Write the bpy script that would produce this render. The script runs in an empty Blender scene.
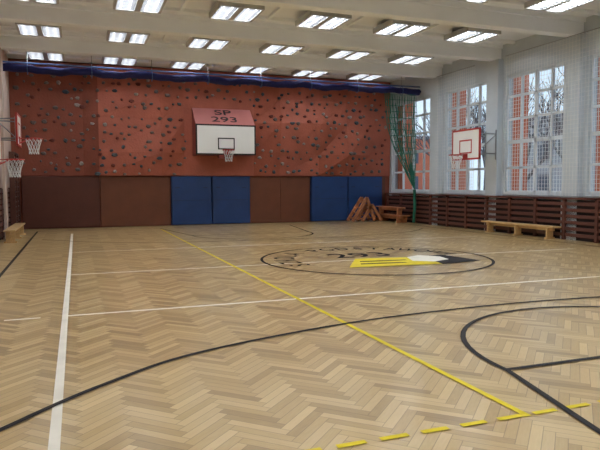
import bpy, math, random
from mathutils import Vector, Matrix
random.seed(7)
scene = bpy.context.scene
try:
    scene.view_settings.view_transform = 'Standard'
    scene.view_settings.look = 'None'
except Exception as e:
    print(e)

# ------------------------------------------------------------ materials
def lin(c):
    return tuple(((v/255.0)/12.92 if v/255.0 <= 0.04045 else (((v/255.0)+0.055)/1.055)**2.4) for v in c)

def pmat(name, rgb, rough=0.6, var=0.12, scale=3.0, bump=0.0, bscale=40.0, metal=0.0, emit=None, estr=0.0, stretch=None, spec=0.5):
    m = bpy.data.materials.new(name); m.use_nodes = True
    nt = m.node_tree; b = nt.nodes['Principled BSDF']
    c = lin(rgb)
    b.inputs['Roughness'].default_value = rough
    b.inputs['Metallic'].default_value = metal
    b.inputs['Specular IOR Level'].default_value = spec
    tc = nt.nodes.new('ShaderNodeTexCoord')
    src = tc.outputs['Object']
    if stretch:
        mp = nt.nodes.new('ShaderNodeMapping'); mp.inputs['Scale'].default_value = stretch
        nt.links.new(src, mp.inputs['Vector']); src = mp.outputs['Vector']
    n = nt.nodes.new('ShaderNodeTexNoise'); n.inputs['Scale'].default_value = scale; n.inputs['Detail'].default_value = 4
    nt.links.new(src, n.inputs['Vector'])
    r = nt.nodes.new('ShaderNodeValToRGB')
    r.color_ramp.elements[0].position = 0.3; r.color_ramp.elements[1].position = 0.7
    r.color_ramp.elements[0].color = tuple(v*(1-var) for v in c)+(1,)
    r.color_ramp.elements[1].color = tuple(min(1, v*(1+var)) for v in c)+(1,)
    nt.links.new(n.outputs['Fac'], r.inputs['Fac'])
    nt.links.new(r.outputs['Color'], b.inputs['Base Color'])
    if bump > 0:
        n2 = nt.nodes.new('ShaderNodeTexNoise'); n2.inputs['Scale'].default_value = bscale
        nt.links.new(src, n2.inputs['Vector'])
        bp = nt.nodes.new('ShaderNodeBump'); bp.inputs['Strength'].default_value = bump; bp.inputs['Distance'].default_value = 0.02
        nt.links.new(n2.outputs['Fac'], bp.inputs['Height'])
        nt.links.new(bp.outputs['Normal'], b.inputs['Normal'])
    if emit:
        b.inputs['Emission Color'].default_value = lin(emit)+(1,)
        b.inputs['Emission Strength'].default_value = estr
    return m

def floor_mat():
    m = bpy.data.materials.new('herringbone_parquet'); m.use_nodes = True
    nt = m.node_tree; N = nt.nodes; L = nt.links; b = N['Principled BSDF']
    def M(op, a, bb=None, c=None):
        nd = N.new('ShaderNodeMath'); nd.operation = op
        for i, v in enumerate((a, bb, c)):
            if v is None: continue
            if isinstance(v, (int, float)): nd.inputs[i].default_value = v
            else: L.new(v, nd.inputs[i])
        return nd.outputs[0]
    tc = N.new('ShaderNodeTexCoord'); sp = N.new('ShaderNodeSeparateXYZ'); L.new(tc.outputs['Object'], sp.inputs[0])
    X, Y = sp.outputs[0], sp.outputs[1]
    w = 0.075; n = 6
    s = 1/(math.sqrt(2)*w)
    u = M('ADD', M('MULTIPLY', M('ADD', X, Y), s), 1200.0)
    v = M('ADD', M('MULTIPLY', M('SUBTRACT', Y, X), s), 1200.0)
    i = M('FLOOR', u); j = M('FLOOR', v); fu = M('FRACT', u); fv = M('FRACT', v)
    k = M('FLOORED_MODULO', M('SUBTRACT', i, j), 2.0*n)
    H = M('LESS_THAN', k, n-0.5); V = M('SUBTRACT', 1.0, H)
    def mix(a, bb): return M('ADD', M('MULTIPLY', a, H), M('MULTIPLY', bb, V))
    ida = mix(M('SUBTRACT', i, k), i)
    idb = mix(j, M('SUBTRACT', M('ADD', j, k), float(n)))
    ac = mix(fv, fu)
    al = mix(M('ADD', k, fu), M('ADD', M('SUBTRACT', 2.0*n-1, k), fv))
    cb = N.new('ShaderNodeCombineXYZ'); L.new(ida, cb.inputs[0]); L.new(idb, cb.inputs[1]); L.new(H, cb.inputs[2])
    wn = N.new('ShaderNodeTexWhiteNoise'); wn.noise_dimensions = '3D'; L.new(cb.outputs[0], wn.inputs['Vector'])
    # grain
    gv = N.new('ShaderNodeCombineXYZ'); L.new(M('MULTIPLY', ac, 3.0), gv.inputs[0]); L.new(M('MULTIPLY', al, 0.35), gv.inputs[1]); L.new(M('MULTIPLY', wn.outputs['Value'], 40.0), gv.inputs[2])
    gn = N.new('ShaderNodeTexNoise'); gn.inputs['Scale'].default_value = 2.0; gn.inputs['Detail'].default_value = 3; L.new(gv.outputs[0], gn.inputs['Vector'])
    ln = N.new('ShaderNodeTexNoise'); ln.inputs['Scale'].default_value = 0.35; ln.inputs['Detail'].default_value = 3; L.new(tc.outputs['Object'], ln.inputs['Vector'])
    t = M('ADD', M('MULTIPLY', wn.outputs['Value'], 0.55), M('ADD', M('MULTIPLY', gn.outputs['Fac'], 0.25), M('ADD', M('MULTIPLY', H, 0.10), M('MULTIPLY', ln.outputs['Fac'], 0.30))))  # one plank direction coloured lighter, painting in the direction-dependent sheen
    r = N.new('ShaderNodeValToRGB')
    e = r.color_ramp.elements
    e[0].position = 0.1; e[0].color = lin((138, 110, 68))+(1,)
    e[1].position = 1.0; e[1].color = lin((220, 194, 142))+(1,)
    mid = e.new(0.5); mid.color = lin((188, 158, 106))+(1,)
    L.new(t, r.inputs['Fac'])
    e1 = M('LESS_THAN', ac, 0.035); e2 = M('GREATER_THAN', ac, 0.965)
    e3 = M('LESS_THAN', al, 0.035); e4 = M('GREATER_THAN', al, n-0.035)
    edge = M('MINIMUM', M('ADD', M('ADD', e1, e2), M('ADD', e3, e4)), 1.0)
    mx = N.new('ShaderNodeMix'); mx.data_type = 'RGBA'
    L.new(M('MULTIPLY', edge, 0.5), mx.inputs['Factor']); L.new(r.outputs['Color'], mx.inputs[6]); mx.inputs[7].default_value = lin((92, 68, 42))+(1,)
    L.new(mx.outputs[2], b.inputs['Base Color'])
    L.new(M('ADD', 0.25, M('MULTIPLY', ln.outputs['Fac'], 0.12)), b.inputs['Roughness'])
    b.inputs['Coat Weight'].default_value = 0.5; b.inputs['Coat Roughness'].default_value = 0.19
    bp = N.new('ShaderNodeBump'); bp.inputs['Strength'].default_value = 0.06; bp.inputs['Distance'].default_value = 0.01
    L.new(M('ADD', wn.outputs['Value'], gn.outputs['Fac']), bp.inputs['Height']); L.new(bp.outputs['Normal'], b.inputs['Normal'])
    return m

def glass_mat():
    m = bpy.data.materials.new('window_glass'); m.use_nodes = True
    nt = m.node_tree; nt.nodes.clear()
    o = nt.nodes.new('ShaderNodeOutputMaterial'); t = nt.nodes.new('ShaderNodeBsdfTransparent'); g = nt.nodes.new('ShaderNodeBsdfGlossy')
    t.inputs['Color'].default_value = (0.86, 0.91, 0.94, 1); g.inputs['Roughness'].default_value = 0.03
    mx = nt.nodes.new('ShaderNodeMixShader'); mx.inputs[0].default_value = 0.06
    nt.links.new(t.outputs[0], mx.inputs[1]); nt.links.new(g.outputs[0], mx.inputs[2]); nt.links.new(mx.outputs[0], o.inputs['Surface'])
    return m

MT = dict(
 floor=floor_mat(), glass=glass_mat(),
 white=pmat('ceiling_paint', (238, 242, 248), 0.8, 0.03, 1.2),
 beam=pmat('beam_paint', (243, 247, 252), 0.75, 0.03, 1.5),
 wallr=pmat('pale_blue_grey_paint', (198, 206, 212), 0.7, 0.05, 1.5),
 walll=pmat('beige_paint', (200, 180, 168), 0.75, 0.06, 1.5),
 wallb=pmat('back_wall_paint', (222, 220, 218), 0.8, 0.06, 1.5),
 clay=pmat('climbing_panel_terracotta', (164, 88, 66), 0.75, 0.14, 1.6, 0.4, 14),
 clay2=pmat('climbing_panel_dark_terracotta', (138, 72, 54), 0.75, 0.12, 1.6, 0.4, 14),
 clay3=pmat('climbing_panel_rose', (170, 94, 74), 0.75, 0.14, 1.6, 0.4, 14),
 pad=pmat('brown_padding', (106, 58, 36), 0.55, 0.12, 2.0),
 pad2=pmat('brown_padding_dark', (86, 42, 30), 0.55, 0.12, 2.0),
 blue=pmat('blue_mat_vinyl', (24, 58, 112), 0.45, 0.12, 2.0),
 blue2=pmat('blue_mat_seam', (18, 42, 84), 0.5, 0.05, 2.0),
 navy=pmat('navy_curtain_fabric', (30, 34, 98), 0.8, 0.25, 6.0),
 lblue=pmat('curtain_trim', (92, 120, 170), 0.7, 0.1, 3.0),
 dwood=pmat('dark_stained_wood', (92, 54, 44), 0.5, 0.18, 6.0, stretch=(4, 1, 8)),
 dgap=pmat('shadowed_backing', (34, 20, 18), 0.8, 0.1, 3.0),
 bwood=pmat('bench_wood', (206, 172, 120), 0.45, 0.15, 5.0, stretch=(6, 1, 6)),
 owood=pmat('orange_wood', (176, 116, 78), 0.5, 0.15, 5.0),
 frame=pmat('window_frame_paint', (212, 220, 226), 0.5, 0.03, 2.0),
 orange=pmat('facade_orange', (214, 124, 94), 0.8, 0.08, 1.0),
 metal=pmat('painted_metal', (150, 152, 155), 0.4, 0.05, 3.0, metal=0.6),
 bwhite=pmat('backboard_white', (236, 236, 232), 0.4, 0.02, 2.0),
 black=pmat('black_paint', (26, 24, 26), 0.4, 0.1, 3.0),
 red=pmat('red_paint', (178, 48, 40), 0.45, 0.08, 3.0),
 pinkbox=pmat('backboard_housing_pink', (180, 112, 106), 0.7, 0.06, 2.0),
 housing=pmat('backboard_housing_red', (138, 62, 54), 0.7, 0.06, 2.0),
 netw=pmat('white_cord', (220, 222, 222), 0.8, 0.05, 3.0),
 netg=pmat('green_net_cord', (40, 120, 100), 0.8, 0.15, 3.0),
 tube=pmat('fluorescent_tube', (255, 255, 255), 0.5, 0.0, 1.0, emit=(242, 249, 255), estr=25.0),
 lamp=pmat('lamp_reflector', (180, 180, 180), 0.35, 0.05, 2.0),
 louv=pmat('lamp_louver', (96, 96, 98), 0.4, 0.05, 2.0),
 lw=pmat('line_white', (238, 232, 218), 0.5, 0.06, 4.0, spec=.3),
 lb=pmat('line_black', (32, 27, 30), 0.6, 0.15, 4.0, spec=.22),
 ly=pmat('line_yellow', (224, 202, 40), 0.55, 0.08, 4.0, spec=.25),
 h1=pmat('hold_grey', (104, 92, 90), 0.7, 0.1, 3.0),
 h2=pmat('hold_slate', (66, 74, 82), 0.7, 0.1, 3.0),
 h3=pmat('hold_rust', (108, 46, 38), 0.7, 0.1, 3.0),
 h4=pmat('hold_stone', (150, 138, 132), 0.7, 0.1, 3.0),
 ground=pmat('outdoor_ground', (170, 172, 176), 0.9, 0.1, 0.3),
 facade=pmat('distant_facade', (176, 176, 180), 0.9, 0.06, 0.3),
 fwin=pmat('distant_window', (96, 104, 116), 0.3, 0.1, 1.0),
 bark=pmat('tree_bark', (96, 94, 98), 0.9, 0.2, 4.0),
)

# ------------------------------------------------------------ mesh builder
class MB:
    def __init__(s): s.v = []; s.f = []; s.m = []; s.mats = []; s.sm = []
    def mi(s, k):
        if k not in s.mats: s.mats.append(k)
        return s.mats.index(k)
    def face(s, pts, k, sm=False):
        b = len(s.v); s.v += [tuple(p) for p in pts]; s.f.append(tuple(range(b, b+len(pts)))); s.m.append(s.mi(k)); s.sm.append(sm)
    def box(s, x0, x1, y0, y1, z0, z1, k, T=None):
        P = [Vector((x, y, z)) for z in (z0, z1) for y in (y0, y1) for x in (x0, x1)]
        if T is not None: P = [T @ p for p in P]
        b = len(s.v); s.v += [tuple(p) for p in P]
        for q in ((0, 2, 3, 1), (4, 5, 7, 6), (0, 1, 5, 4), (2, 6, 7, 3), (0, 4, 6, 2), (1, 3, 7, 5)):
            s.f.append(tuple(b+i for i in q)); s.m.append(s.mi(k)); s.sm.append(False)
    def tube(s, pts, r, k, seg=6, closed=False, r2=None):
        pts = [Vector(p) for p in pts]; n = len(pts); b = len(s.v)
        for i, p in enumerate(pts):
            if closed: d = pts[(i+1) % n]-pts[i-1]
            else: d = pts[min(i+1, n-1)]-pts[max(i-1, 0)]
            d.normalize()
            up = Vector((0, 0, 1)) if abs(d.z) < 0.9 else Vector((1, 0, 0))
            a = d.cross(up).normalized(); c = d.cross(a)
            rr = r if r2 is None else r+(r2-r)*i/max(1, n-1)
            for q in range(seg):
                t = 2*math.pi*q/seg
                s.v.append(tuple(p+a*math.cos(t)*rr+c*math.sin(t)*rr))
        for i in range(n if closed else n-1):
            i2 = (i+1) % n
            for q in range(seg):
                q2 = (q+1) % seg
                s.f.append((b+i*seg+q, b+i*seg+q2, b+i2*seg+q2, b+i2*seg+q)); s.m.append(s.mi(k)); s.sm.append(seg > 4)
        if not closed:
            s.f.append(tuple(b+q for q in range(seg))); s.m.append(s.mi(k)); s.sm.append(False)
            s.f.append(tuple(b+(n-1)*seg+q for q in range(seg))); s.m.append(s.mi(k)); s.sm.append(False)
    def blob(s, c, rx, ry, rz, k):
        b = len(s.v)
        rings = [(-0.6, 0.75), (0.1, 1.0), (0.75, 0.6)]
        for h, w in rings:
            for q in range(6):
                t = q*math.pi/3+random.uniform(-.3, .3)
                s.v.append((c[0]+math.cos(t)*w*rx*random.uniform(.8, 1.1), c[1]-h*ry, c[2]+math.sin(t)*w*rz*random.uniform(.8, 1.1)))
        for i in range(2):
            for q in range(6):
                q2 = (q+1) % 6
                s.f.append((b+i*6+q, b+i*6+q2, b+i*6+6+q2, b+i*6+6+q)); s.m.append(s.mi(k)); s.sm.append(False)
        s.f.append(tuple(b+12+q for q in range(6))); s.m.append(s.mi(k)); s.sm.append(False)
    def build(s, name, parent=None, origin=None, bevel=0):
        if origin is None:
            xs = [p[0] for p in s.v]; ys = [p[1] for p in s.v]; zs = [p[2] for p in s.v]
            origin = ((min(xs)+max(xs))/2, (min(ys)+max(ys))/2, min(zs))
        me = bpy.data.meshes.new(name)
        me.from_pydata([(p[0]-origin[0], p[1]-origin[1], p[2]-origin[2]) for p in s.v], [], s.f)
        for k in s.mats: me.materials.append(MT[k])
        for i, p in enumerate(me.polygons): p.material_index = s.m[i]; p.use_smooth = s.sm[i]
        me.update()
        o = bpy.data.objects.new(name, me); scene.collection.objects.link(o); o.location = origin
        if parent: o.parent = parent
        if bevel:
            md = o.modifiers.new('bevel', 'BEVEL'); md.width = bevel; md.segments = 2; md.limit_method = 'ANGLE'
        return o
def empty(name, loc=(0, 0, 0)):
    e = bpy.data.objects.new(name, None); scene.collection.objects.link(e); e.location = loc; e.empty_display_size = 0.2; return e
def text(body, mat, M, size, name, parent, ext=0.0, off=0.0):
    c = bpy.data.curves.new(name, 'FONT'); c.body = body; c.size = size; c.align_x = 'CENTER'; c.align_y = 'CENTER'; c.extrude = ext; c.offset = off
    c.materials.append(MT[mat]); o = bpy.data.objects.new(name, c); scene.collection.objects.link(o)
    o.parent = parent; o.matrix_world = M
    return o

XL, XR, YF, YB, ZC = -2.2, 13.5, 24.5, -4.0, 6.25
PY = [20.5-3.5*i for i in range(8)]      # pillars / beams
ZB = 5.77

# ------------------------------------------------------------ shell
b = MB(); b.box(XL-.3, XR+.5, YB-.3, YF+.3, -0.2, 0, 'floor'); b.build('floor', origin=(0, 0, 0))
b = MB(); b.box(XL-.3, XR+.5, YB-.3, YF+.3, ZC, ZC+.3, 'white'); b.build('ceiling')
b = MB(); b.box(XL-.3, XR+.5, YF, YF+.3, 0, ZC, 'clay2'); b.build('wall_north')
b = MB(); b.box(XL-.3, XR+.5, YB-.3, YB, 0, ZC, 'wallb'); b.build('wall_south')
b = MB(); b.box(XL-.3, XL, YB, YF, 0, ZC, 'walll'); 
b.build('wall_west')
# west wall panelling
b = MB()
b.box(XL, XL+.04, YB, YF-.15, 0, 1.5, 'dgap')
y = YB
while y < YF-.3:
    b.box(XL+.04, XL+.10, y, y+.08, 0, 1.55, 'dwood'); y += 1.2
for i in range(9): b.box(XL+.045, XL+.085, YB, YF-.15, .08+i*.165, .2+i*.165, 'dwood')
b.build('trim_1')
# stall bars beside the corner
b = MB()
for yy in (22.35, 23.2, 24.05): b.box(XL+.11, XL+.27, yy-.03, yy+.03, 0, 2.75, 'dwood')
for i in range(15): b.tube([(XL+.22, 22.35, .2+i*.172), (XL+.22, 24.05, .2+i*.172)], .02, 'dwood', 8)
b.box(XL+.11, XL+.27, 22.3, 24.1, 2.7, 2.76, 'dwood')
b.build('wall_bars')
# east wall with window openings
Z0, Z1 = 1.3, 5.2
GX = XR+0.12
b = MB()
b.box(XR, XR+.3, YB, YF, 0, Z0, 'wallr'); b.box(XR, XR+.3, YB, YF, Z1, ZC, 'wallr')
wins = []
for i in range(len(PY)):
    top = (24.25 if i == 0 else PY[i-1]-.42); bot = PY[i]+.42
    wins.append((bot, top))
ys = [YF]
for bo, to in wins: 
    b.box(XR, XR+.3, to, ys[-1], Z0, Z1, 'wallr'); ys.append(bo)
b.box(XR, XR+.3, YB, ys[-1], Z0, Z1, 'wallr')
b.build('wall_east')
for i, y in enumerate(PY):
    b = MB(); b.box(XR-.22, XR-.002, y-.3, y+.3, 0, ZB, 'wallr'); b.build('pillar')
for i, y in enumerate(PY):
    if y-.25 < YB: continue
    b = MB(); b.box(XL+.11, XL+.18, y-.25, y+.25, 0, ZB-.01, 'walll'); b.build('pilaster')
for i, (bo, to) in enumerate(wins):
    b = MB(); n = 4; w = (to-bo)
    xo, xi = GX-.04, GX+.04
    b.box(xo-.12, xi+.1, bo, to, Z0-.04, Z0+.04, 'frame')
    b.box(xo, xi, bo, to, Z1-.09, Z1, 'frame'); b.box(xo, xi, bo, to, Z0, Z0+.1, 'frame')
    for k in range(n+1):
        yy = bo+w*k/n; t = .055 if k in (0, n, 2) else .035
        y0 = max(bo, yy-t); y1 = min(to, yy+t); b.box(xo, xi, y0, y1, Z0, Z1, 'frame')
    for zz in (2.15, 3.0, 3.75, 4.5):
        t = .06 if zz in (3.0,) else .04
        b.box(xo, xi, bo, to, zz-t, zz+t, 'frame')
    b.box(GX-.004, GX+.004, bo, to, Z0, Z1, 'glass')
    b.build('window_%d' % (i+1))
# outside orange piers
b = MB()
for y in PY+[24.3]: b.box(XR+.3, XR+.95, y-.42, y+.42, -0.5, 6.8, 'orange')
b.box(XR+.3, XR+.5, YB, YF, 5.25, 6.8, 'orange')
b.box(XR+.3, XR+.5, YB, YF, -.5, 1.2, 'orange')
b.build('exterior_facade_piers')

# ceiling beams + ribs
for y in PY:
    b = MB(); b.box(XL, XR, y-.17, y+.17, ZB, ZC, 'beam'); b.box(XL, XR, y-.24, y+.24, ZC-.12, ZC, 'beam'); b.build('ceiling_beam')
bays = [22.3]+[PY[i]-1.75 for i in range(7)]
LX = [-0.85, 1.55, 3.95, 6.35, 8.75, 11.15]
b = MB()
for yc in bays:
    for dy in (-1.05, .95): b.box(XL, XR, yc+dy-.05, yc+dy+.05, ZC-.09, ZC, 'beam')
    for x in LX:
        b.box(x-1.28, x-1.20, yc-1.3, yc+1.3, ZC-.07, ZC, 'beam')
b.build('ceiling_ribs')
# lights (shared mesh)
b = MB()
W, D = .55, .60
b.box(-W, W, -D, D, .12, .15, 'lamp')
for sx in (-1, 1): b.box(sx*W-.03, sx*W+.03, -D, D, 0, .14, 'lamp')
for sy in (-1, 1): b.box(-W, W, sy*D-.02, sy*D+.02, 0, .14, 'lamp')
b.box(-.07, .07, -D, D, 0.0, .14, 'lamp')
for x in (-.41, -.20, .20, .41): b.tube([(x, -D+.03, .06), (x, D-.03, .06)], .035, 'tube', 8)
for k in range(9):
    yy = -D+.13*(k+.6)
    for sx in (-1, 1): b.box(min(sx*.07, sx*W), max(sx*.07, sx*W), yy-.008, yy+.008, 0, .035, 'louv')
for sx in (-.4, .4):
    for sy in (-.4, .4): b.tube([(sx, sy, .15), (sx, sy, .275)], .012, 'metal', 6)
proto = b.build('ceiling_light_fixture', origin=(0, 0, 0))
first = True
for yc in bays:
    for x in LX:
        o = proto if first else bpy.data.objects.new('ceiling_light_fixture', proto.data)
        if not first: scene.collection.objects.link(o)
        o.location = (x, yc, ZC-.28); first = False

# ------------------------------------------------------------ climbing wall
gx = [XL, 0.3, 0.85, 3.2, 4.1, 5.0, 7.0, 8.1, 9.9, 11.2, 12.4, 13.45]
gz = [2.0, 2.9, 4.2, 5.2, 6.2]
off = [[.06, .06, .08, .08, .08], [.06, .06, .08, .08, .08], [.26, .3, .32, .24, .2], [.22, .45, .3, .44, .2], [.16, .2, .2, .2, .2],
       [.16, .2, .2, .2, .2], [.16, .2, .2, .22, .2], [.2, .38, .55, .3, .2], [.22, .3, .65, .34, .22], [.2, .58, .32, .24, .2], [.18, .24, .36, .2, .2], [.12, .15, .15, .15, .15]]
def woff(x, z):
    for i in range(len(gx)-1):
        if gx[i] <= x <= gx[i+1]: break
    for j in range(len(gz)-1):
        if gz[j] <= z <= gz[j+1]: break
    a = (x-gx[i])/(gx[i+1]-gx[i]); c = (z-gz[j])/(gz[j+1]-gz[j])
    o00, o10, o11, o01 = off[i][j], off[i+1][j], off[i+1][j+1], off[i][j+1]
    if a >= c: return o00+(o10-o00)*a+(o11-o10)*c
    return o00+(o11-o01)*a+(o01-o00)*c
CWALL = empty('climbing_wall', (5.65, YF, 2.0))
b = MB()
for i in range(len(gx)-1):
    for j in range(len(gz)-1):
        q = [(gx[i], YF-off[i][j], gz[j]), (gx[i+1], YF-off[i+1][j], gz[j]), (gx[i+1], YF-off[i+1][j+1], gz[j+1]), (gx[i], YF-off[i][j+1], gz[j+1])]
        k = 'clay2' if i < 2 else ('clay3' if i in (2, 4, 5, 7) else 'clay')
        b.face([q[0], q[1], q[2]], k); b.face([q[0], q[2], q[3]], k)
    b.face([(gx[i], YF, gz[0]), (gx[i+1], YF, gz[0]), (gx[i+1], YF-off[i+1][0], gz[0]), (gx[i], YF-off[i][0], gz[0])], 'clay2')
o = b.build('panels', origin=(5.65, YF, 2.0)); o.parent = CWALL; o.location = (0, 0, 0)
b = MB()
z = 2.15
row = 0
while z < 6.0:
    x = XL+.3+(row % 2)*.19
    while x < 13.3:
        xx = x+random.uniform(-.13, .13); zz = z+random.uniform(-.10, .10)
        if not (4.2 < xx < 7.0 and zz < 5.0) and random.random() < .9:
            s = random.uniform(.045, .09)
            b.blob((xx, YF-woff(xx, min(6.1, zz))-.02, zz), s*random.uniform(.9, 1.6), .08, s, random.choice(['h1', 'h1', 'h2', 'h3', 'h2', 'h1', 'h4']))
        x += .38
    z += .30; row += 1
o = b.build('holds', origin=(5.65, YF, 2.0)); o.parent = CWALL; o.location = (0, 0, 0)
# padding
segs = [(XL+.3, .84, 'pad2', 1), (.86, 3.52, 'pad', 1), (6.82, 9.53, 'pad', 2), (13.03, 13.23, 'pad', 1)]
for a, c, k, n in segs:
    b = MB(); w = (c-a)/n
    for i in range(n): b.box(a+i*w+.003, a+(i+1)*w-.003, YF-.12, YF-.002, .02, 1.96, k)
    b.build('wall_padding', bevel=.015)
for a, c in ((3.56, 5.17), (5.21, 6.8), (9.57, 11.28), (11.32, 13.0)):
    b = MB(); b.box(a, c, YF-.24, YF-.01, .03, 1.97, 'blue')
    b.box(a+.01, c-.01, YF-.245, YF-.02, 1.0, 1.02, 'blue2')
    for xx in (a+.25, c-.25): b.box(xx-.09, xx+.09, YF-.255, YF-.24, 1.5, 1.54, 'blue2')
    b.box(a+.005, a+.03, YF-.248, YF-.02, .04, 1.96, 'blue2')
    b.build('gym_mat', bevel=.02)

# ------------------------------------------------------------ basketball hoops
def hoop(name, loc, rot, bw, bh, zb, zr, border, armlen, housing=False, rimcol='red', armspread=.5):
    """local frame: board faces -Y at y=0, wall at y=+armlen"""
    e = empty(name, (loc[0], loc[1], 0)); e.rotation_euler = (0, 0, rot)
    b = MB(); t = .045
    b.box(-bw/2, bw/2, 0, .04, zb, zb+bh, 'bwhite')
    y0, y1 = -.006, 0.046
    b.box(-bw/2-.01, bw/2+.01, y0, y1, zb-.01, zb+t, border); b.box(-bw/2-.01, bw/2+.01, y0, y1, zb+bh-t, zb+bh+.01, border)
    b.box(-bw/2-.01, -bw/2+t, y0, y1, zb, zb+bh, border); b.box(bw/2-t, bw/2+.01, y0, y1, zb, zb+bh, border)
    iw, ih, iz = .34, .46, zb+.2
    y1 = 0
    b.box(-iw, iw, y0, y1, iz, iz+.045, border); b.box(-iw, iw, y0, y1, iz+ih-.045, iz+ih, border)
    b.box(-iw, -iw+.045, y0, y1, iz, iz+ih, border); b.box(iw-.045, iw, y0, y1, iz, iz+ih, border)
    o = b.build('backboard', origin=(0, 0, 0)); o.parent = e
    b = MB(); R = .225; cy = -.15-R
    ring = [(R*math.cos(a), cy+R*math.sin(a), zr) for a in [2*math.pi*i/24 for i in range(24)]]
    b.tube(ring, .016, rimcol, 6, closed=True)
    b.box(-.12, .12, -.02, 0, zr-.16, zr+.04, rimcol); b.box(-.07, .07, -.17, 0, zr-.012, zr+.006, rimcol)
    for sx in (-1, 1): b.tube([(sx*.1, -.01, zr-.13), (sx*.14, cy+.1, zr-.01)], .01, rimcol, 5)
    o = b.build('rim', origin=(0, 0, 0)); o.parent = e
    b = MB(); n = 12; lv = [(0, R), (.12, R*.86), (.24, R*.68), (.36, R*.58), (.45, R*.6)]
    for i in range(n):
        for d in (-1, 1):
            pts = []
            for q, (dz, r) in enumerate(lv):
                a = 2*math.pi*(i+d*.5*q)/n; pts.append((r*math.cos(a), cy+r*math.sin(a), zr-dz))
            b.tube(pts, .006, 'netw', 4)
    o = b.build('net', origin=(0, 0, 0)); o.parent = e
    b = MB()
    if housing:
        x0, x1 = -bw/2, bw/2; zt = zb+bh+.02; zw = zb+bh+.72; A = armlen
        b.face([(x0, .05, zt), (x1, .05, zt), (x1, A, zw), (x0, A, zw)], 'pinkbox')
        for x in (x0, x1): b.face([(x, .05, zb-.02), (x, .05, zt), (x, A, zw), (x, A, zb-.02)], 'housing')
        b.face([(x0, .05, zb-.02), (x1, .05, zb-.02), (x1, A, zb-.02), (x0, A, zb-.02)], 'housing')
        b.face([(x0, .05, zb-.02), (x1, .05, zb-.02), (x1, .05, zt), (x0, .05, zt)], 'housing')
        b.box(-.3, .3, .0, .3, zb-.14, zb-.02, 'housing')
    else:
        s = armspread
        for sx in (-s, s):
            for z in (zb+.2, zb+bh-.15):
                b.tube([(sx, .05, z), (sx*.55, armlen, z)], .02, 'metal', 6)
            b.tube([(sx, .05, zb+.2), (sx*.55, armlen, zb+bh-.15)], .014, 'metal', 6)
            b.tube([(sx, .05, zb+.1), (sx, .05, zb+bh-.1)], .02, 'metal', 6)
            b.tube([(sx*.55, armlen-.02, zb), (sx*.55, armlen-.02, zb+bh)], .025, 'metal', 6)
        b.tube([(-s, .06, zb+.5), (s, .06, zb+.5)], .018, 'metal', 6)
    o = b.build('mount', origin=(0, 0, 0)); o.parent = e
    return e
H1 = hoop('basketball_hoop', (5.62, 23.45), 0, 2.40, 1.17, 2.82, 2.98, 'black', .8, housing=True)
bpy.context.view_layer.update()
sl = math.atan2(.70, .75)
for body, f, sz in (('SP', .72, .46), ('293', .28, .46)):
    yy = 23.5+.75*f; zz = 4.01+.70*f
    M = Matrix.Translation((5.62, yy-.01, zz+.012)) @ Matrix.Rotation(sl, 4, 'X') @ Matrix.Diagonal((1.6, 1, 1, 1))
    text(body, 'black', M, sz, 'lettering', H1, .002, .004)
hoop('basketball_hoop', (12.24, 17.0), -math.pi/2, 1.5, 1.0, 2.43, 2.58, 'red', 1.03)
hoop('basketball_hoop', (-1.84, 17.0), math.pi/2, 1.5, 1.0, 2.2, 2.28, 'red', .26)
hoop('basketball_hoop', (-1.50, 19.2), math.pi/2, 1.2, .9, 2.75, 2.98, 'red', .6)

# ------------------------------------------------------------ divider curtain (rolled up) on the ceiling
b = MB(); pts = []
n = 90; seg = 10; Yc = 21.9
for i in range(n+1):
    x = XL+.05+(XR-.1-XL)*i/n
    sag = .05*math.sin(i*.55)+.02*math.sin(i*1.7)
    for q in range(seg):
        t = 2*math.pi*q/seg; r = .12*(1+.18*math.sin(q*2.3+i*.8))
        b.v.append((x, Yc+math.cos(t)*r*1.1, 5.44+sag*.6+math.sin(t)*r))
for i in range(n):
    for q in range(seg):
        q2 = (q+1) % seg
        b.f.append((i*seg+q, i*seg+q2, (i+1)*seg+q2, (i+1)*seg+q)); b.m.append(b.mi('navy')); b.sm.append(True)
b.tube([(XL+.02, Yc, 5.64), (XR-.02, Yc, 5.64)], .03, 'lblue', 6)
for i in range(8):
    x = XL+.8+i*2.0
    b.tube([(x, Yc, 5.64), (x, Yc, ZC)], .012, 'metal', 5)
    b.tube([(x, Yc+.16*math.cos(a), 5.44+.17*math.sin(a)) for a in [k*math.pi/6 for k in range(12)]], .012, 'lblue', 5, closed=True)
b.build('divider_curtain')

# green gathered net
b = MB()
bot = Vector((13.05, 21.55, 1.4)); NS = 34; rows = []
for i in range(NS):
    f = i/(NS-1)
    top = Vector((11.75+1.45*f, 21.75, 5.29))
    pts = []
    for k in range(17):
        t = k/16
        p = top.lerp(bot, t)
        s = math.sin(math.pi*t)
        p.x += -(1-f)*.38*s*(1-.3*t) + .05*math.sin(9*t+i*1.9)*s
        p.y += .16*math.sin(i*2.4)*s*.8
        pts.append(p)
    rows.append(pts); b.tube(pts, .012, 'netg', 4)
for k in range(1, 16):
    b.tube([rows[i][k] for i in range(NS)], .009, 'netg', 4)
b.tube([bot, bot+Vector((0, -.03, -.6)), bot+Vector((-.02, 0, -1.36))], .06, 'netg', 6)
b.build('green_divider_net')

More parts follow.
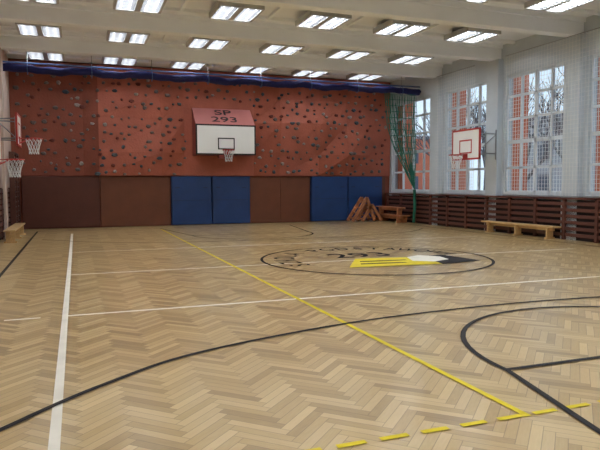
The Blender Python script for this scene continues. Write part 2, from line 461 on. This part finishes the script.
# protective window net
for y0, y1 in ((YB+.1, 16.2), (17.8, 20.2)):
    b = MB(); X = XR-.34; z0, z1 = 1.25, 5.75; st = .12; th = .0042
    y = y0
    while y < y1: b.box(X-th, X+th, y-th, y+th, z0, z1, 'netw'); y += st
    z = z0
    while z < z1: b.box(X-th, X+th, y0, y1, z-th, z+th, 'netw'); z += st
    b.tube([(X, y0, z1), (X, y1, z1)], .012, 'metal', 5); b.tube([(X, y0, z0), (X, y1, z0)], .012, 'metal', 5)
    b.build('window_safety_net')

# radiator cover rails
b = MB(); xr = XR-.22
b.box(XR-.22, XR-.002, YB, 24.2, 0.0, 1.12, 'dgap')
ysv = YB
while ysv < 24.1:
    b.box(xr-.10, xr-.02, ysv, ysv+.09, 0, 1.2, 'dwood'); ysv += 1.17
for i in range(6): b.box(xr-.07, xr-.03, YB, 24.15, .10+i*.178, .10+i*.178+.095, 'dwood')
b.box(xr-.1, XR-.002, YB, 24.2, 1.16, 1.22, 'dwood')
b.build('radiator_cover_rail')

# ------------------------------------------------------------ benches
def bench(name, x, y, L, h=.32, mat='bwood'):
    b = MB()
    b.box(x-.15, x+.15, y-L/2, y+L/2, h-.045, h, mat)
    b.box(x-.025, x+.025, y-L/2+.12, y+L/2-.12, h-.14, h-.045, mat)
    for f in (-1, 0, 1):
        yy = y+f*(L/2-.3)
        b.box(x-.17, x+.17, yy-.035, yy+.035, 0, .05, mat); b.box(x-.12, x+.12, yy-.025, yy+.025, .05, h-.045, mat)
    return b.build(name, bevel=.006)
bench('gym_bench', 12.98, 15.25, 3.3, .38)
bench('gym_bench', -1.78, 20.2, 3.6, .38)
# stacked benches in the corner
b = MB()
for lev, xo in ((0, 0), (.34, .02)):
    x, y, L = 12.85+xo, 23.0, 2.2; h = .32
    for dx in ((0, .26) if lev == 0 else (.0,)):
        xx = x+dx-.15
        b.box(xx-.12, xx+.12, y-L/2, y+L/2, lev+h-.045, lev+h, 'owood')
        b.box(xx-.025, xx+.025, y-L/2+.1, y+L/2-.1, lev+h-.16, lev+h-.045, 'owood')
        for f in (-1, 1):
            yy = y+f*(L/2-.3); b.box(xx-.11, xx+.11, yy-.03, yy+.03, lev-(.02 if lev else 0), lev+h-.045, 'owood')
b.build('stacked_benches')
# wooden A-frame trestles
b = MB()
def plank(p, q, t, k, y0, y1):
    p = Vector(p); q = Vector(q); d = (q-p); L = d.length; a = math.atan2(d.z, d.x)
    T = Matrix.Translation((p.x, 0, p.z)) @ Matrix.Rotation(-a, 4, 'Y')
    b.box(0, L, y0, y1, -t/2, t/2, k, T)
for xo in (0, .42):
    ap = (11.72+xo*.6, 0, 1.05 if xo == 0 else .75); l = (11.05+xo*1.1, 0, .05); r = (12.1+xo*.8, 0, .05)
    for ya in (23.25, 23.75):
        plank(l, ap, .12, 'owood', ya-.04, ya+.04)
        plank(ap, r, .12, 'owood', ya-.04, ya+.04)
    for t in (.12, .35, .58, .8):
        for (s, e2) in ((l, ap), (r, ap)):
            cx = s[0]+(e2[0]-s[0])*t; cz = s[2]+(e2[2]-s[2])*t
            b.box(cx-.03, cx+.03, 23.25, 23.75, cz-.03, cz+.03, 'owood')
b.build('wooden_a_frame_trestle')

# ------------------------------------------------------------ court markings
CM = empty('court_markings', (0, 0, 0))
def strip(pts, w, k, z=.004, name='line'):
    b = MB(); n = len(pts); P = [Vector((p[0], p[1], 0)) for p in pts]
    Lf = []; Rt = []
    for i in range(n):
        d = (P[min(i+1, n-1)]-P[max(i-1, 0)]).normalized(); nn = Vector((-d.y, d.x, 0))*w/2
        Lf.append(P[i]+nn); Rt.append(P[i]-nn)
    for i in range(n-1):
        b.face([(Rt[i].x, Rt[i].y, z), (Rt[i+1].x, Rt[i+1].y, z), (Lf[i+1].x, Lf[i+1].y, z), (Lf[i].x, Lf[i].y, z)], k)
    return b.build(name, parent=CM, origin=(0, 0, 0))
def smooth(pts, n=12):
    P = [Vector((p[0], p[1])) for p in pts]; P = [P[0]*2-P[1]]+P+[P[-1]*2-P[-2]]; out = []
    for i in range(1, len(P)-2):
        for k in range(n):
            t = k/n; a, b_, c, d = P[i-1:i+3]
            out.append(.5*((2*b_)+(c-a)*t+(2*a-5*b_+4*c-d)*t*t+(3*b_-a-3*c+d)*t**3))
    out.append(P[-2]); return [(p.x, p.y) for p in out]
CX, CY = 6.05, 11.6
strip([(-.17, YB+.2), (-.17, 21.5)], .07, 'lw')
strip([(-.85, 7.85), (-.45, 7.85)], .06, 'lw')
strip([(-.14, 7.85), (11.5, 7.85)], .07, 'lw')
strip([(-.14, CY-.1), (11.5, CY-.1)], .065, 'lw')
strip([(-.14, 15.4), (11.5, 15.4)], .06, 'lw')
strip([(-1.32, YB+.2), (-1.32, 23.0)], .06, 'lb', .005)
strip([(12.5, YB+.2), (12.5, 21.6)], .05, 'lb', .005)
strip([(-1.29, 23.0), (10.9, 23.0)], .05, 'lb', .005)
strip([(2.88, 3.24), (2.88, 22.3)], .055, 'ly', .006)
x = .55
while x < 8:
    if abs(x-2.8) > .14: strip([(x, 3.27), (x+.2, 3.27)], .05, 'ly', .006)
    x += .3
arc = [(-1.0, 3.7), (-.47, 4.33), (.18, 5.0), (1.11, 5.66), (2.96, 6.24), (4.87, 6.46), (6.4, 6.44), (8.3, 6.24), (10.2, 5.66), (11.1, 5.0), (11.8, 4.3)]
for mir in (0, 1):
    f = (lambda p: p) if not mir else (lambda p: (p[0], 2*CY-p[1]))
    strip([f(p) for p in smooth(arc)], .055, 'lb', .007)
    c0 = (5.42, 4.12); R = 1.99
    ar = [(c0[0]+R*math.cos(a), c0[1]+R*math.sin(a)) for a in [math.pi*(1-k/32) for k in range(33)]]
    key = ([(2.05, -1.5)]+ar+[(8.85, -1.5)]) if not mir else ([(2.9, .5)]+ar+[(8.0, .5)])
    strip([f(p) for p in key], .055, 'lb', .008)
    strip([f((3.43, 4.14)), f((7.40, 4.14))], .055, 'lb', .009)
EM = empty('center_circle_emblem', (CX, CY, 0))
def ringm(R, w, k, z):
    b = MB(); n = 72
    for i in range(n):
        a0 = 2*math.pi*i/n; a1 = 2*math.pi*(i+1)/n
        b.face([(CX+(R+s*w/2)*math.cos(a), CY+(R+s*w/2)*math.sin(a), z) for a, s in ((a0, -1), (a0, 1), (a1, 1), (a1, -1))], k)
    o = b.build('ring', origin=(CX, CY, 0)); o.parent = EM; o.location = (0, 0, 0)
ringm(2.46, .06, 'lb', .01); 
bpy.context.view_layer.update()
word = 'SZKOLA PODSTAWOWA'
for i, ch in enumerate(word):
    if ch == ' ': continue
    a = math.radians(194-190*i/(len(word)-1))
    M = Matrix.Translation((CX+1.95*math.cos(a), CY+1.95*math.sin(a), .011)) @ Matrix.Rotation(a-math.pi/2, 4, 'Z') @ Matrix.Diagonal((.85, 1.2, 1, 1))
    text(ch, 'lb', M, .54, 'letter', EM, 0, .002)
text('293', 'lb', Matrix.Translation((CX-.05, CY+.62, .011)) @ Matrix.Diagonal((1.1, 1.15, 1, 1)), .9, 'number', EM, 0, .006)
b = MB()
b.face([(CX-1.15, CY-1.15, .012), (CX+1.0, CY-1.35, .012), (CX+1.35, CY-.25, .012), (CX-.45, CY+.05, .012)], 'ly')
b.face([(CX-.75, CY-.85, .014), (CX+.25, CY-.95, .014), (CX+.25, CY-.85, .014), (CX-.7, CY-.72, .014)], 'lb')
b.face([(CX-.6, CY-.50, .014), (CX+.45, CY-.60, .014), (CX+.45, CY-.50, .014), (CX-.55, CY-.38, .014)], 'lb')
b.face([(CX+.8, CY-1.4, .013), (CX+1.85, CY-1.2, .013), (CX+1.7, CY-.0, .013), (CX+1.1, CY-.1, .013)], 'lb')
b.face([(CX+.5, CY-.75, .015), (CX+.85, CY-1.0, .015), (CX+1.35, CY-.8, .015), (CX+1.45, CY-.3, .015), (CX+1.15, CY+.1, .015), (CX+.7, CY-.15, .015)], 'lw')
o = b.build('emblem_patch', origin=(CX, CY, 0)); o.parent = EM; o.location = (0, 0, 0)

# ------------------------------------------------------------ outside
b = MB(); b.box(XR+1.0, 110, -40, 130, -1.2, -.6, 'ground'); b.build('outdoor_ground')
def building(x0, x1, y0, y1, h, k):
    b = MB(); b.box(x0, x1, y0, y1, -.6, h, k); b.box(x0-.3, x1+.3, y0-.3, y1+.3, h, h+.3, 'facade')
    y = y0+1.2
    while y < y1-2.5:
        z = 1.0
        while z < h-2: b.box(x0-.1, x0, y, y+2.0, z, z+1.6, 'fwin'); z += 3.1
        y += 4
    x = x0+1.2
    while x < x1-2.5:
        z = 1.0
        while z < h-2: b.box(x, x+1.8, y0-.1, y0, z, z+1.6, 'fwin'); z += 3.1
        x += 4
    b.build('neighbouring_building')
building(46, 58, 12, 60, 8.5, 'facade')
building(27, 45, 62, 74, 7.0, 'orange')
def tree(x, y, h, seed):
    rnd = random.Random(seed); b = MB()
    def br(p, d, L, r, lev):
        q = p+d*L*.5+Vector((rnd.uniform(-.05, .05), rnd.uniform(-.05, .05), 0))*L; e = p+d*L
        b.tube([p, q, e], r, 'bark', 6 if lev < 2 else 4, r2=r*.6)
        if lev >= 5: return
        for k in range(3 if lev < 4 else 2):
            nd = (d+Vector((rnd.uniform(-1, 1), rnd.uniform(-1, 1), rnd.uniform(-.1, .7)))*.7).normalized()
            br(p+d*L*rnd.uniform(.55, 1.0), nd, L*rnd.uniform(.6, .8), r*.58, lev+1)
    br(Vector((x, y, -.65)), Vector((0, 0, 1)), h*.34, h*.022, 0)
    b.build('bare_tree')
for i, (x, y, h) in enumerate([(22, 21, 9), (24, 28, 10), (27, 35, 11), (21, 15.5, 8), (30, 46, 11), (31, 25, 11), (34, 34, 12), (28, 40, 11)]): tree(x, y, h, i+3)

# ------------------------------------------------------------ world / light
w = bpy.data.worlds.new('overcast_sky'); scene.world = w; w.use_nodes = True
bg = w.node_tree.nodes['Background']; bg.inputs['Color'].default_value = (.80, .90, 1.0, 1); bg.inputs['Strength'].default_value = 1.45
for bo, to in wins:
    L = bpy.data.lights.new('window_portal', 'AREA'); L.shape = 'RECTANGLE'; L.size = to-bo; L.size_y = Z1-Z0
    L.cycles.is_portal = True
    o = bpy.data.objects.new('window_portal', L); scene.collection.objects.link(o)
    o.location = (XR+.28, (bo+to)/2, (Z0+Z1)/2)
    o.rotation_euler = Vector((-1, 0, 0)).to_track_quat('-Z', 'Z').to_euler()

# ------------------------------------------------------------ camera
cd = bpy.data.cameras.new('camera'); cam = bpy.data.objects.new('camera', cd); scene.collection.objects.link(cam)
cd.sensor_width = 36; cd.lens = 36*600/600; cd.clip_end = 300
cam.matrix_world = Matrix.Translation((0, 0, 1.6)) @ Matrix.Rotation(math.radians(-20.4), 4, 'Z') @ Matrix.Rotation(math.radians(90-3.8), 4, 'X') @ Matrix.Rotation(math.radians(-.22), 4, 'Z')
scene.camera = cam
